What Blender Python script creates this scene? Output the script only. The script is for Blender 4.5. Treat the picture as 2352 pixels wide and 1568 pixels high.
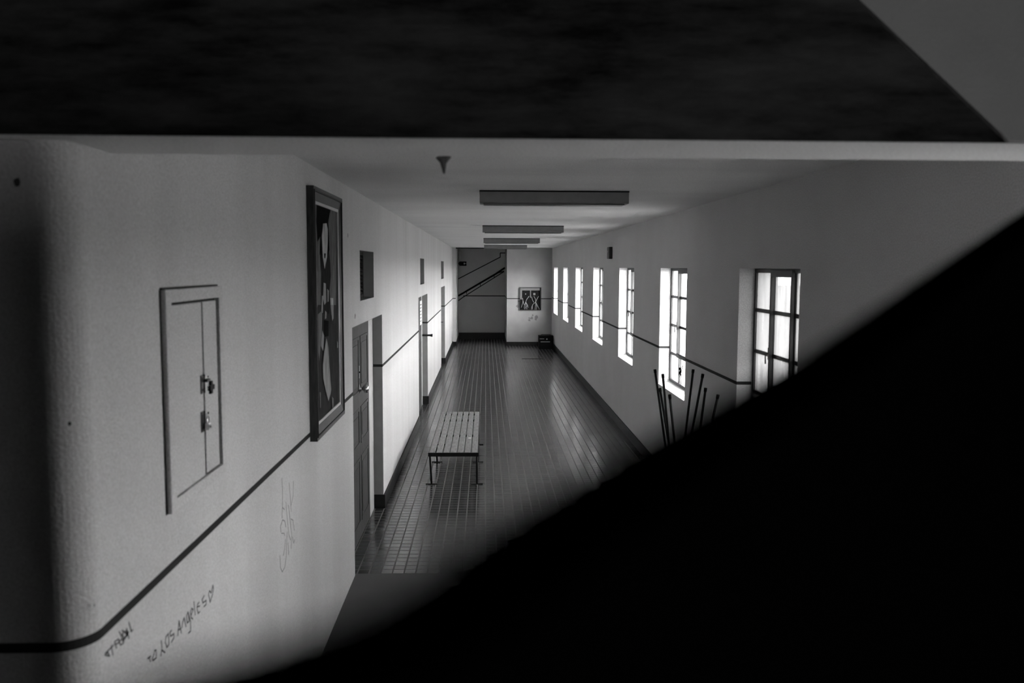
import bpy, bmesh, math, random
from mathutils import Vector, Matrix
random.seed(7)
for _o in list(bpy.data.objects):
    bpy.data.objects.remove(_o, do_unlink=True)
SC = bpy.context.scene
COL = SC.collection

# ------------------------------------------------------------------ camera
cam_d = bpy.data.cameras.new('camera')
cam_d.sensor_width = 36.0
cam_d.lens = 1974.9 / 2352 * 36.0
cam_d.clip_start = 0.03
cam_d.clip_end = 500
cam_d.dof.use_dof = True
cam_d.dof.focus_distance = 13.0
cam_d.dof.aperture_fstop = 3.0
cam = bpy.data.objects.new('camera', cam_d)
COL.objects.link(cam)
CAM_Z = 2.62
PITCH, YAW, ROLL = 0.0862, 0.0306, 0.0039
fw = Vector((math.sin(YAW) * math.cos(PITCH), math.cos(YAW) * math.cos(PITCH), -math.sin(PITCH)))
rt = Vector((math.cos(YAW), -math.sin(YAW), 0))
up = rt.cross(fw)
r2 = rt * math.cos(ROLL) + up * math.sin(ROLL)
u2 = up * math.cos(ROLL) - rt * math.sin(ROLL)
m = Matrix((r2, u2, -fw)).transposed().to_4x4()
m.translation = Vector((0, 0, CAM_Z))
cam.matrix_world = m
SC.camera = cam

# ------------------------------------------------------------------ light and exposure
SC.view_settings.view_transform = 'Standard'
SC.view_settings.look = 'None'
SC.view_settings.gamma = 1.0
SC.view_settings.use_curve_mapping = False
SC.view_settings.exposure = 0.35
SKY = 34.0
w = bpy.data.worlds.new('overcast_sky')
SC.world = w
w.use_nodes = True
bgn = w.node_tree.nodes['Background']
bgn.inputs[1].default_value = SKY
_wt = w.node_tree
_tc = _wt.nodes.new('ShaderNodeTexCoord'); _sx = _wt.nodes.new('ShaderNodeSeparateXYZ'); _rp = _wt.nodes.new('ShaderNodeValToRGB')
_wt.links.new(_tc.outputs['Generated'], _sx.inputs[0]); _wt.links.new(_sx.outputs['Z'], _rp.inputs[0]); _wt.links.new(_rp.outputs[0], bgn.inputs[0])
_e = _rp.color_ramp.elements      # hazy overcast: brightest low in the sky
_e[0].position = 0.0; _e[0].color = (1, 1, 1, 1)
_e[1].position = 0.9; _e[1].color = (0.3, 0.3, 0.3, 1)
_n = _e.new(0.35); _n.color = (0.75, 0.75, 0.75, 1)
STAIR_W = 11.0
ld = bpy.data.lights.new('stairwell_fill', 'AREA')  # unseen fill lamp, added behind the viewpoint to brighten the stairwell
ld.shape = 'RECTANGLE'; ld.size = 0.9; ld.size_y = 0.6; ld.energy = STAIR_W
ld.spread = math.radians(120)
lo = bpy.data.objects.new('stairwell_fill', ld)
COL.objects.link(lo)
lo.location = (1.5, -1.9, 2.2)
lo.rotation_euler = (Vector((-0.6, 2.3, 2.2)) - Vector(lo.location)).to_track_quat('-Z', 'Y').to_euler()

# ------------------------------------------------------------------ materials
def mat(name, g, rough=0.8, metal=0.0, var=0.0, scale=8.0, bump=0.0, bscale=60.0, spec=0.5, stretch=(1, 1, 1)):
    M = bpy.data.materials.new(name); M.use_nodes = True
    nt = M.node_tree; b = nt.nodes['Principled BSDF']
    b.inputs['Base Color'].default_value = (g, g, g, 1)
    b.inputs['Roughness'].default_value = rough
    b.inputs['Metallic'].default_value = metal
    b.inputs['Specular IOR Level'].default_value = spec
    tc = nt.nodes.new('ShaderNodeTexCoord')
    if var > 0:
        mp = nt.nodes.new('ShaderNodeMapping'); mp.inputs['Scale'].default_value = stretch
        nz = nt.nodes.new('ShaderNodeTexNoise'); nz.inputs['Scale'].default_value = scale; nz.inputs['Detail'].default_value = 6
        rp = nt.nodes.new('ShaderNodeValToRGB')
        rp.color_ramp.elements[0].position = 0.3; rp.color_ramp.elements[1].position = 0.7
        lo_, hi_ = g * (1 - var), min(1, g * (1 + var))
        rp.color_ramp.elements[0].color = (lo_, lo_, lo_, 1); rp.color_ramp.elements[1].color = (hi_, hi_, hi_, 1)
        nt.links.new(tc.outputs['Object'], mp.inputs[0]); nt.links.new(mp.outputs[0], nz.inputs['Vector'])
        nt.links.new(nz.outputs['Fac'], rp.inputs[0]); nt.links.new(rp.outputs[0], b.inputs['Base Color'])
    if bump > 0:
        n2 = nt.nodes.new('ShaderNodeTexNoise'); n2.inputs['Scale'].default_value = bscale; n2.inputs['Detail'].default_value = 4
        bp = nt.nodes.new('ShaderNodeBump'); bp.inputs['Strength'].default_value = bump; bp.inputs['Distance'].default_value = 0.01
        nt.links.new(tc.outputs['Object'], n2.inputs['Vector']); nt.links.new(n2.outputs['Fac'], bp.inputs['Height'])
        nt.links.new(bp.outputs[0], b.inputs['Normal'])
    return M

def fine_grain(M, amount, scale):
    """rough-cast plaster: a fine speckle multiplied into the base colour"""
    nt = M.node_tree; b = nt.nodes['Principled BSDF']; L = nt.links.new
    src = b.inputs['Base Color'].links[0].from_socket
    tc = nt.nodes.new('ShaderNodeTexCoord'); nz = nt.nodes.new('ShaderNodeTexNoise')
    nz.inputs['Scale'].default_value = scale; nz.inputs['Detail'].default_value = 2
    mr = nt.nodes.new('ShaderNodeMapRange'); mr.inputs['From Min'].default_value = 0.3; mr.inputs['From Max'].default_value = 0.7
    mr.inputs['To Min'].default_value = 1 - amount; mr.inputs['To Max'].default_value = 1 + amount
    mx = nt.nodes.new('ShaderNodeVectorMath'); mx.operation = 'SCALE'
    L(tc.outputs['Object'], nz.inputs['Vector']); L(nz.outputs['Fac'], mr.inputs['Value'])
    L(src, mx.inputs[0]); L(mr.outputs[0], mx.inputs['Scale']); L(mx.outputs[0], b.inputs['Base Color'])
    return M
M_WALL = fine_grain(mat('painted_plaster', 0.53, 0.8, var=0.04, scale=1.5, bump=0.3, bscale=110, spec=0.15), 0.16, 130)
M_WALLL = fine_grain(mat('sooty_plaster', 0.54, 0.8, var=0.09, scale=1.4, bump=0.3, bscale=110, spec=0.15, stretch=(1, 1.2, 0.12)), 0.14, 130)
M_WALLF = fine_grain(mat('darker_end_wall_plaster', 0.36, 0.8, var=0.12, scale=1.8, bump=0.3, bscale=110, spec=0.15), 0.16, 130)  # end wall plaster, darker in tone than the side walls
M_CEIL = fine_grain(mat('ceiling_plaster', 0.72, 0.9, var=0.07, scale=1.6, bump=0.2, bscale=90, spec=0.1, stretch=(0.3, 0.9, 1)), 0.14, 120)
M_STAIRP = mat('stair_plaster', 0.40, 0.9, var=0.06, scale=4, bump=0.3, bscale=80, spec=0.1)
M_BASE = mat('black_gloss_paint', 0.010, 0.5, var=0.3, scale=20, spec=0.25)
M_LINE = mat('dark_line_paint', 0.025, 0.8, spec=0.1)
M_FRAMEM = mat('window_metal', 0.025, 0.5, var=0.3, scale=20)
M_WOOD = mat('door_wood', 0.05, 0.7, var=0.4, scale=14, bump=0.15, bscale=40, stretch=(6, 6, 0.5), spec=0.15)
M_JAMB = mat('recess_shade_grey', 0.27, 0.8, var=0.08, scale=8, spec=0.1)  # darker grey: shade of the recesses put into the colour
M_DPAINT = mat('door_surround_paint', 0.45, 0.6, var=0.08, scale=5)
M_STEEL = mat('worn_steel', 0.55, 0.3, metal=1.0)
M_CHROME = mat('chrome', 0.8, 0.15, metal=1.0)
M_DARKM = mat('dark_metal', 0.02, 0.4, metal=0.3)
M_BENCHW = mat('bench_wood', 0.20, 0.55, var=0.35, scale=12, bump=0.1, bscale=50, stretch=(4, 0.6, 4))
M_BENCHM = mat('bench_metal', 0.008, 0.6, spec=0.2)
M_LAMP = mat('lamp_housing', 0.17, 0.5, var=0.1, scale=10)
M_LAMPD = mat('lamp_diffuser', 0.10, 0.35)
M_BLACK = mat('black_plastic', 0.006, 0.6, spec=0.15)
M_PALE = mat('pale_plastic', 0.6, 0.5)
M_PAPER = mat('paper', 0.8, 0.8)
M_WIRE = mat('grey_wire', 0.55, 0.5)
M_INK = mat('marker_ink', 0.07, 0.9, spec=0.05)
M_PENCIL = mat('faint_ink', 0.2, 0.9, spec=0.05)
M_PIC = mat('picture_frame_wood', 0.03, 0.5, var=0.5, scale=18, stretch=(4, 4, 0.5), spec=0.15)
M_GOLD = mat('picture_frame_fillet', 0.35, 0.4)
ART_G = {'grey': 0.13, 'dim': 0.035, 'pale': 0.42, 'pale2': 0.27, 'black': 0.003, 'dark': 0.02, 'mid': 0.15}
M_ART = {k: mat('oil_paint_' + k, v, 0.95, var=0.35, scale=22, stretch=(1, 1, 0.35), spec=0.03) for k, v in ART_G.items()}
M_COURT = mat('courtyard_paving', 0.20, 0.9, var=0.1, scale=1)
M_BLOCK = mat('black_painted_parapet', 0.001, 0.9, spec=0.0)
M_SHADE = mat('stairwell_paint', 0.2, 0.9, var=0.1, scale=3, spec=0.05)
M_STOOL = mat('stool_metal', 0.012, 0.45, spec=0.3)
M_COB = mat('dusty_web', 0.12, 1.0)

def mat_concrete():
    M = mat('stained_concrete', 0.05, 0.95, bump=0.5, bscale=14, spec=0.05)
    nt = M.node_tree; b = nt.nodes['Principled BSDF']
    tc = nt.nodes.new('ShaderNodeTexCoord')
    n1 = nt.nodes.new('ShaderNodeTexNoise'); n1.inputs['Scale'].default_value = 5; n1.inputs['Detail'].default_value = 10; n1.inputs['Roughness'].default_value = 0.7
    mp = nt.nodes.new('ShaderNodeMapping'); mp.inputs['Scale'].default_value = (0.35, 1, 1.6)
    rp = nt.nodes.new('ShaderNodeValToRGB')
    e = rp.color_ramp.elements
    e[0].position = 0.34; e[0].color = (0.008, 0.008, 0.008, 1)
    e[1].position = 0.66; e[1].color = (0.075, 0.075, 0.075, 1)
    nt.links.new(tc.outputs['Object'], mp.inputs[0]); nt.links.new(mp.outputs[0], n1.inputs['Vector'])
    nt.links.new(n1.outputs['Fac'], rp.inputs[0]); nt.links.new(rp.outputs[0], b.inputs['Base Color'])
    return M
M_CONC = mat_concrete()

def mat_tiles():
    """10 cm glazed tiles; the joints along the corridor are wider than the cross joints"""
    M = bpy.data.materials.new('glazed_floor_tiles'); M.use_nodes = True
    nt = M.node_tree; b = nt.nodes['Principled BSDF']; L = nt.links.new
    tc = nt.nodes.new('ShaderNodeTexCoord'); sp = nt.nodes.new('ShaderNodeSeparateXYZ'); L(tc.outputs['Object'], sp.inputs[0])
    def M_(op, a, c=None, d=None):
        n = nt.nodes.new('ShaderNodeMath'); n.operation = op
        for k, v in enumerate((a, c, d)):
            if v is None: continue
            if isinstance(v, (int, float)): n.inputs[k].default_value = v
            else: L(v, n.inputs[k])
        return n.outputs[0]
    def joint(sock, half):
        d = M_('ABSOLUTE', M_('SUBTRACT', M_('FRACT', M_('DIVIDE', sock, 0.1)), 0.5))
        mr = nt.nodes.new('ShaderNodeMapRange'); mr.interpolation_type = 'SMOOTHSTEP'
        mr.inputs['From Min'].default_value = 0.5 - half * 1.5; mr.inputs['From Max'].default_value = 0.5 - half * 0.7
        L(d, mr.inputs['Value']); return mr.outputs[0]
    gx, gy = joint(sp.outputs['X'], 0.045), joint(sp.outputs['Y'], 0.045)
    g = M_('MAXIMUM', gx, M_('MULTIPLY', gy, 0.9))
    cell = nt.nodes.new('ShaderNodeTexWhiteNoise'); cell.noise_dimensions = '2D'
    cv = nt.nodes.new('ShaderNodeCombineXYZ')
    L(M_('FLOOR', M_('DIVIDE', sp.outputs['X'], 0.1)), cv.inputs[0]); L(M_('FLOOR', M_('DIVIDE', sp.outputs['Y'], 0.1)), cv.inputs[1])
    L(cv.outputs[0], cell.inputs['Vector'])
    tile = M_('MULTIPLY_ADD', cell.outputs['Value'], 0.02, 0.018)
    nz = nt.nodes.new('ShaderNodeTexNoise'); nz.inputs['Scale'].default_value = 0.9; nz.inputs['Detail'].default_value = 4
    L(tc.outputs['Object'], nz.inputs['Vector'])
    mix = nt.nodes.new('ShaderNodeMix'); mix.data_type = 'FLOAT'; L(g, mix.inputs[0]); L(tile, mix.inputs[2]); mix.inputs[3].default_value = 0.13
    cc = nt.nodes.new('ShaderNodeCombineColor')
    for k in range(3): L(mix.outputs[0], cc.inputs[k])
    L(cc.outputs[0], b.inputs['Base Color'])
    rg = nt.nodes.new('ShaderNodeMix'); rg.data_type = 'FLOAT'; L(g, rg.inputs[0])
    L(M_('MULTIPLY_ADD', nz.outputs['Fac'], 0.16, 0.12), rg.inputs[2]); rg.inputs[3].default_value = 0.9
    L(rg.outputs[0], b.inputs['Roughness'])
    sr = nt.nodes.new('ShaderNodeMix'); sr.data_type = 'FLOAT'; L(g, sr.inputs[0]); sr.inputs[2].default_value = 0.5; sr.inputs[3].default_value = 0.05
    L(sr.outputs[0], b.inputs['Specular IOR Level'])
    bp = nt.nodes.new('ShaderNodeBump'); bp.inputs['Strength'].default_value = 0.25; bp.inputs['Distance'].default_value = 0.003
    L(M_('SUBTRACT', 1.0, g), bp.inputs['Height']); L(bp.outputs[0], b.inputs['Normal'])
    return M
M_TILE = mat_tiles()
M_SCREED = mat('plain_dark_screed', 0.07, 0.6, var=0.15, scale=3)

def mat_pane(name, dirt_lo, dirt_hi, streak):
    """thin window glass: clear where clean, milky where dirty"""
    M = bpy.data.materials.new(name); M.use_nodes = True
    nt = M.node_tree; L = nt.links.new
    for n in list(nt.nodes): nt.nodes.remove(n)
    out = nt.nodes.new('ShaderNodeOutputMaterial')
    tr = nt.nodes.new('ShaderNodeBsdfTransparent'); tr.inputs[0].default_value = (0.92, 0.92, 0.92, 1)
    tl = nt.nodes.new('ShaderNodeBsdfTranslucent'); tl.inputs[0].default_value = (streak, streak, streak, 1)
    mx = nt.nodes.new('ShaderNodeMixShader')
    tc = nt.nodes.new('ShaderNodeTexCoord'); mp = nt.nodes.new('ShaderNodeMapping'); mp.inputs['Scale'].default_value = (5, 5, 0.8)
    nz = nt.nodes.new('ShaderNodeTexNoise'); nz.inputs['Scale'].default_value = 2.5; nz.inputs['Detail'].default_value = 7
    mr = nt.nodes.new('ShaderNodeMapRange'); mr.inputs['From Min'].default_value = 0.3; mr.inputs['From Max'].default_value = 0.7
    mr.inputs['To Min'].default_value = dirt_lo; mr.inputs['To Max'].default_value = dirt_hi
    L(tc.outputs['Object'], mp.inputs[0]); L(mp.outputs[0], nz.inputs['Vector']); L(nz.outputs['Fac'], mr.inputs['Value'])
    L(mr.outputs[0], mx.inputs[0]); L(tr.outputs[0], mx.inputs[1]); L(tl.outputs[0], mx.inputs[2])
    gl = nt.nodes.new('ShaderNodeBsdfGlossy'); gl.inputs['Roughness'].default_value = 0.05
    m2 = nt.nodes.new('ShaderNodeMixShader'); m2.inputs[0].default_value = 0.04
    L(mx.outputs[0], m2.inputs[1]); L(gl.outputs[0], m2.inputs[2]); L(m2.outputs[0], out.inputs[0])
    return M
M_PANE = mat_pane('window_glass', 0.05, 0.25, 0.5)
M_PANEH = mat_pane('dimming_window_glass', 0.45, 0.85, 0.25)  # for the hidden window: haze added to cut its light on the near wall
M_PANED = mat_pane('grimy_window_glass', 0.90, 1.0, 0.042)

# ------------------------------------------------------------------ mesh helpers
class MB:
    def __init__(s):
        s.bm = bmesh.new(); s.mats = []
    def mi(s, m):
        if m not in s.mats: s.mats.append(m)
        return s.mats.index(m)
    def face(s, pts, m):
        f = s.bm.faces.new([s.bm.verts.new(p) for p in pts]); f.material_index = s.mi(m); return f
    def box(s, x0, x1, y0, y1, z0, z1, m, bevel=0.0, M=None):
        i = s.mi(m)
        x0, x1 = min(x0, x1), max(x0, x1); y0, y1 = min(y0, y1), max(y0, y1); z0, z1 = min(z0, z1), max(z0, z1)
        v = [s.bm.verts.new((x, y, z)) for x in (x0, x1) for y in (y0, y1) for z in (z0, z1)]
        fs = []
        for q in ((0, 1, 3, 2), (4, 6, 7, 5), (0, 4, 5, 1), (2, 3, 7, 6), (0, 2, 6, 4), (1, 5, 7, 3)):
            f = s.bm.faces.new([v[k] for k in q]); f.material_index = i; fs.append(f)
        if M is not None:
            for q in v: q.co = M @ q.co
        if bevel > 0:
            es = list({e for f in fs for e in f.edges})
            r = bmesh.ops.bevel(s.bm, geom=es, offset=bevel, segments=2, affect='EDGES', profile=0.6)
            for f in r['faces']: f.material_index = i
        return s
    def prism(s, poly, d, m):
        """extrude the planar 3D polygon by vector d"""
        i = s.mi(m); d = Vector(d)
        a = [s.bm.verts.new(p) for p in poly]; b = [s.bm.verts.new(Vector(p) + d) for p in poly]
        n = len(poly)
        fs = [s.bm.faces.new(a[::-1]), s.bm.faces.new(b)]
        for k in range(n):
            fs.append(s.bm.faces.new((a[k], a[(k + 1) % n], b[(k + 1) % n], b[k])))
        for f in fs: f.material_index = i
        bmesh.ops.recalc_face_normals(s.bm, faces=fs)
        return s
    def tube(s, pts, r, m, n=8, cap=True):
        i = s.mi(m); pts = [Vector(p) for p in pts]
        rs = r if isinstance(r, (list, tuple)) else [r] * len(pts)
        rings = []; u = None
        for k, p in enumerate(pts):
            if k == 0: t = pts[1] - p
            elif k == len(pts) - 1: t = p - pts[k - 1]
            else: t = (pts[k + 1] - p).normalized() + (p - pts[k - 1]).normalized()
            t.normalize()
            if u is None:
                u = t.orthogonal().normalized()
            else:
                u = (u - t * u.dot(t)).normalized()
            v = t.cross(u)
            rings.append([s.bm.verts.new(p + (u * math.cos(2 * math.pi * j / n) + v * math.sin(2 * math.pi * j / n)) * rs[k]) for j in range(n)])
        for k in range(len(pts) - 1):
            for j in range(n):
                f = s.bm.faces.new((rings[k][j], rings[k][(j + 1) % n], rings[k + 1][(j + 1) % n], rings[k + 1][j])); f.material_index = i; f.smooth = True
        if cap:
            for q in (rings[0][::-1], rings[-1]):
                f = s.bm.faces.new(q); f.material_index = i
        return s
    def lathe(s, prof, axis_o, axis, m, n=20):
        """prof = [(radius, distance along axis)]"""
        i = s.mi(m); o = Vector(axis_o); a = Vector(axis).normalized(); u = a.orthogonal().normalized(); v = a.cross(u)
        rings = [[s.bm.verts.new(o + a * h + (u * math.cos(2 * math.pi * j / n) + v * math.sin(2 * math.pi * j / n)) * max(r, 1e-4)) for j in range(n)] for r, h in prof]
        for k in range(len(prof) - 1):
            for j in range(n):
                f = s.bm.faces.new((rings[k][j], rings[k][(j + 1) % n], rings[k + 1][(j + 1) % n], rings[k + 1][j])); f.material_index = i; f.smooth = True
        for q in (rings[0][::-1], rings[-1]):
            f = s.bm.faces.new(q); f.material_index = i
        return s
    def ribbon(s, pts, wd, th, m, nx):
        """flat pen stroke on a wall whose plane is x = const (nx = +1 faces +x); pts = (x, y, z)"""
        for a, b in zip(pts[:-1], pts[1:]):
            a = Vector(a); b = Vector(b); t = (b - a)
            if t.length < 1e-5: continue
            t.normalize(); nrm = Vector((nx, 0, 0)); sd = t.cross(nrm) * (wd / 2)
            a2 = a - t * wd * 0.3; b2 = b + t * wd * 0.3
            s.prism([a2 + sd, b2 + sd, b2 - sd, a2 - sd], nrm * th, m)
        return s
    def build(s, name, parent=None, loc=None):
        me = bpy.data.meshes.new(name)
        bmesh.ops.recalc_face_normals(s.bm, faces=s.bm.faces)
        if loc is not None:
            bmesh.ops.translate(s.bm, verts=s.bm.verts, vec=-Vector(loc))
        s.bm.to_mesh(me); s.bm.free()
        for m_ in s.mats: me.materials.append(m_)
        o = bpy.data.objects.new(name, me); COL.objects.link(o)
        if loc is not None: o.location = loc
        if parent is not None:
            o.parent = parent
        return o

def tag(o, label=None, cat=None, group=None, kind=None):
    if label: o['label'] = label
    if cat: o['category'] = cat
    if group: o['group'] = group
    if kind: o['kind'] = kind
    return o
def empty(name, loc, label, cat, group=None, kind=None):
    o = bpy.data.objects.new(name, None); COL.objects.link(o); o.location = loc
    o.empty_display_size = 0.1
    return tag(o, label, cat, group, kind)
def part(mb, name, root, label=None):
    """build a mesh given in world coordinates as a child of root"""
    o = mb.build(name, root)
    base = Vector(root.location); q = root.parent
    while q is not None: base += Vector(q.location); q = q.parent
    for v in o.data.vertices: v.co -= base
    if label: o['label'] = label
    return o
def copy_tree(o, parent=None):
    c = o.copy(); COL.objects.link(c); c.parent = parent
    for ch in list(o.children): copy_tree(ch, c)
    return c
def structure(mb, name, label, cat):
    return tag(mb.build(name), label, cat, kind='structure')

def wall_cells(mb, xf, xb, ys, zs, holes, m):
    """a wall of thickness xf..xb (x) over y/z breakpoints with rectangular holes (y0,y1,z0,z1); closed, reveals included"""
    ys = sorted(set(ys) | {h[0] for h in holes} | {h[1] for h in holes})
    zs = sorted(set(zs) | {h[2] for h in holes} | {h[3] for h in holes})
    i = mb.mi(m); V = {}
    def vv(x, y, z):
        k = (x, y, z)
        if k not in V: V[k] = mb.bm.verts.new(k)
        return V[k]
    ny, nz_ = len(ys) - 1, len(zs) - 1
    def solid(a, b):
        if a < 0 or b < 0 or a >= ny or b >= nz_: return False
        cy, cz = (ys[a] + ys[a + 1]) / 2, (zs[b] + zs[b + 1]) / 2
        return not any(h[0] < cy < h[1] and h[2] < cz < h[3] for h in holes)
    def q(*p):
        f = mb.bm.faces.new([vv(*k) for k in p]); f.material_index = i
    for a in range(ny):
        for b in range(nz_):
            if not solid(a, b): continue
            y0, y1, z0, z1 = ys[a], ys[a + 1], zs[b], zs[b + 1]
            for x in (xf, xb): q((x, y0, z0), (x, y1, z0), (x, y1, z1), (x, y0, z1))
            if not solid(a - 1, b): q((xf, y0, z0), (xf, y0, z1), (xb, y0, z1), (xb, y0, z0))
            if not solid(a + 1, b): q((xf, y1, z0), (xf, y1, z1), (xb, y1, z1), (xb, y1, z0))
            if not solid(a, b - 1): q((xf, y0, z0), (xb, y0, z0), (xb, y1, z0), (xf, y1, z0))
            if not solid(a, b + 1): q((xf, y0, z1), (xb, y0, z1), (xb, y1, z1), (xf, y1, z1))

# traced marks and painted shapes, (y, z) on the left wall
G_CITY = [[[2.7599,1.3355],[2.7849,1.3318]],[[2.7736,1.3325],[2.7808,1.3165]],[[2.8197,1.3352],[2.8339,1.3299],[2.8301,1.3049],[2.803,1.3083],[2.798,1.3176],[2.8132,1.3267],[2.8197,1.3352]],[[2.8797,1.3419],[2.8847,1.3137]],[[2.8725,1.2921],[2.8801,1.3099],[2.9089,1.2871]],[[2.9445,1.3383],[2.9223,1.336],[2.916,1.3197],[2.9284,1.2961],[2.9475,1.2983],[2.9476,1.3224],[2.9445,1.3383]],[[2.9764,1.3365],[2.9602,1.3362],[2.9653,1.3194],[2.9974,1.3151],[2.9962,1.3008],[2.973,1.2953]],[[3.034,1.2915],[3.0515,1.3388],[3.0703,1.2856]],[[3.0369,1.3102],[3.0691,1.3037]],[[3.0806,1.3013],[3.084,1.3174],[3.1039,1.3293],[3.1096,1.3142],[3.1195,1.2883]],[[3.1434,1.3345],[3.1282,1.3242],[3.1331,1.2966],[3.1546,1.2951],[3.1468,1.3319],[3.1685,1.2867],[3.167,1.251],[3.1439,1.2534]],[[3.1777,1.3087],[3.2008,1.32],[3.1869,1.3309],[3.17,1.3223],[3.1768,1.2987],[3.1943,1.2862]],[[3.2106,1.3474],[3.221,1.2908]],[[3.2502,1.321],[3.2695,1.3212]],[[3.2419,1.3138],[3.2759,1.304]],[[3.2502,1.321],[3.2447,1.3021],[3.2547,1.2833],[3.2741,1.282]],[[3.3291,1.3245],[3.3046,1.318],[3.3112,1.3019],[3.3512,1.2968],[3.3499,1.2809],[3.3217,1.2828]],[[3.3987,1.2696],[3.3811,1.3096],[3.3944,1.3196],[3.4141,1.3023],[3.4373,1.3254],[3.4446,1.3101],[3.4301,1.2905],[3.3987,1.2696]]]
G_NAME = [[[2.489,1.4923],[2.4576,1.4916],[2.475,1.4866],[2.485,1.4717],[2.4552,1.4887]],[[2.4984,1.4962],[2.5072,1.4645]],[[2.4754,1.4914],[2.5141,1.4922]],[[2.5214,1.4971],[2.5335,1.474]],[[2.5216,1.4991],[2.5494,1.495],[2.5531,1.4829],[2.5299,1.4871]],[[2.5533,1.4849],[2.5616,1.4706],[2.5831,1.4673],[2.5771,1.4826],[2.5581,1.4859]],[[2.5558,1.5151],[2.5858,1.4703]],[[2.5738,1.501],[2.5912,1.4764],[2.6112,1.4803],[2.593,1.4989],[2.5736,1.4989]],[[2.5746,1.5111],[2.6164,1.4823]],[[2.5814,1.4765],[2.6215,1.4843],[2.6029,1.4988]],[[2.6082,1.5029],[2.6224,1.4646]],[[2.6265,1.5143],[2.6412,1.4779],[2.654,1.4788]]]
G_TAG = [[[4.6389,1.4711],[4.6491,1.3903],[4.6378,1.3128],[4.6262,1.2518]],[[4.6375,1.3089],[4.6828,1.2839]],[[4.591,1.1862],[4.5852,1.2161],[4.6368,1.2386],[4.686,1.2177],[4.712,1.1771]],[[4.6065,1.1734],[4.6638,1.1553],[4.6795,1.1381]],[[4.7196,1.3143],[4.7399,1.2428],[4.7532,1.1893],[4.7739,1.1164],[4.8151,1.0697]],[[4.7783,1.2814],[4.8005,1.2251],[4.8217,1.1517],[4.8445,1.0941],[4.8289,1.0146]],[[4.8059,1.4026],[4.8264,1.3223],[4.8458,1.2245]],[[4.9141,1.3836],[4.8983,1.3029],[4.8488,1.2616]],[[4.8336,1.186],[4.8869,1.1616],[4.9151,1.0932]],[[4.8611,1.0718],[4.8944,1.0227],[4.9181,1.0364]],[[4.6947,1.1127],[4.6737,1.0664],[4.6376,1.0398]],[[4.7403,1.1394],[4.7184,1.0845],[4.7034,1.007],[4.6653,0.9627],[4.6057,0.9577],[4.5675,0.9976],[4.5614,1.0639]],[[4.7526,1.0733],[4.7645,1.0005]]]
ART = [["grey",[[5.5422,3.0334],[6.3473,3.0753],[6.2658,2.2795],[5.5428,2.3185]]],["dim",[[5.5664,2.3733],[6.3675,2.3382],[6.3074,1.5754],[5.5663,1.5802]]],["pale2",[[5.5321,3.0855],[6.3493,3.101],[6.3662,3.0767],[5.5294,3.0519]]],["black",[[5.6004,3.0407],[6.0935,3.0538],[6.0715,2.994],[5.9979,2.9228],[6.0241,2.8266],[6.0334,2.729],[5.9121,2.6786],[5.7526,2.6827],[5.6681,2.699],[5.7077,2.8155],[5.6088,2.7779],[5.5748,2.901]]],["dark",[[5.6781,2.7107],[5.7839,2.6831],[5.8409,2.6005],[5.9291,2.6848],[6.0163,2.7286],[6.061,2.6431],[6.071,2.5503],[6.012,2.4587],[6.039,2.365],[5.982,2.2948],[5.692,2.3105],[5.7137,2.5833]]],["pale",[[5.8078,2.9042],[5.9306,2.9122],[5.9773,2.8734],[5.9586,2.7639],[5.9291,2.6848],[5.8411,2.6034],[5.7776,2.683],[5.7571,2.8172]]],["black",[[5.8238,2.7072],[5.8883,2.7083],[5.8694,2.6751],[5.834,2.6748]]],["mid",[[5.5587,2.5899],[5.6984,2.5834],[5.6777,2.4384],[5.5605,2.3565]]],["pale2",[[5.786,2.512],[5.8656,2.5045],[5.8719,2.378],[5.806,2.3628],[5.7619,2.4062]]],["pale2",[[5.9118,2.4673],[5.9776,2.4534],[5.9617,2.3805],[5.9145,2.3763]]],["pale",[[6.0247,2.4027],[6.1363,2.3956],[6.1388,2.2914],[6.0499,2.2837]]],["pale2",[[5.7168,2.4283],[5.757,2.4241],[5.7387,2.3127],[5.6863,2.3155]]],["black",[[5.7682,2.2636],[5.9401,2.2466],[5.9319,2.143],[5.776,2.1491]]],["pale2",[[6.039,2.3526],[6.1396,2.3482],[6.1322,2.2547],[6.0856,2.2375],[6.0453,2.2929]]],["pale2",[[5.8137,2.3244],[5.8675,2.3089],[5.8541,2.2712],[5.8024,2.2679]]],["mid",[[5.5616,2.3128],[5.707,2.3298],[5.6789,2.182],[5.5842,2.0049],[5.5578,2.0691]]],["pale2",[[5.7032,2.1989],[5.7597,2.1568],[5.7186,2.0595],[5.6402,2.1044]]],["pale2",[[5.8435,2.1372],[5.908,2.0669],[5.9332,1.9337],[5.9922,1.761],[5.9647,1.7384],[5.8788,1.6988],[5.8136,1.7607],[5.7041,1.8782],[5.6947,1.9676],[5.7512,2.0499]]],["mid",[[6.0068,1.7121],[6.0798,1.6876],[6.0745,1.6208],[6.0178,1.6167]]],["pale2",[[6.2468,2.0834],[6.2853,2.0663],[6.2826,2.032],[6.2464,2.0285]]],["mid",[[5.5687,1.8093],[5.6061,1.7977],[5.5983,1.6992],[5.5698,1.7039]]]]
SPOTS = [[2.2646,2.8523],[2.3146,2.2003],[7.2054,2.889],[7.4415,2.1973],[2.3849,1.6]]
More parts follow.
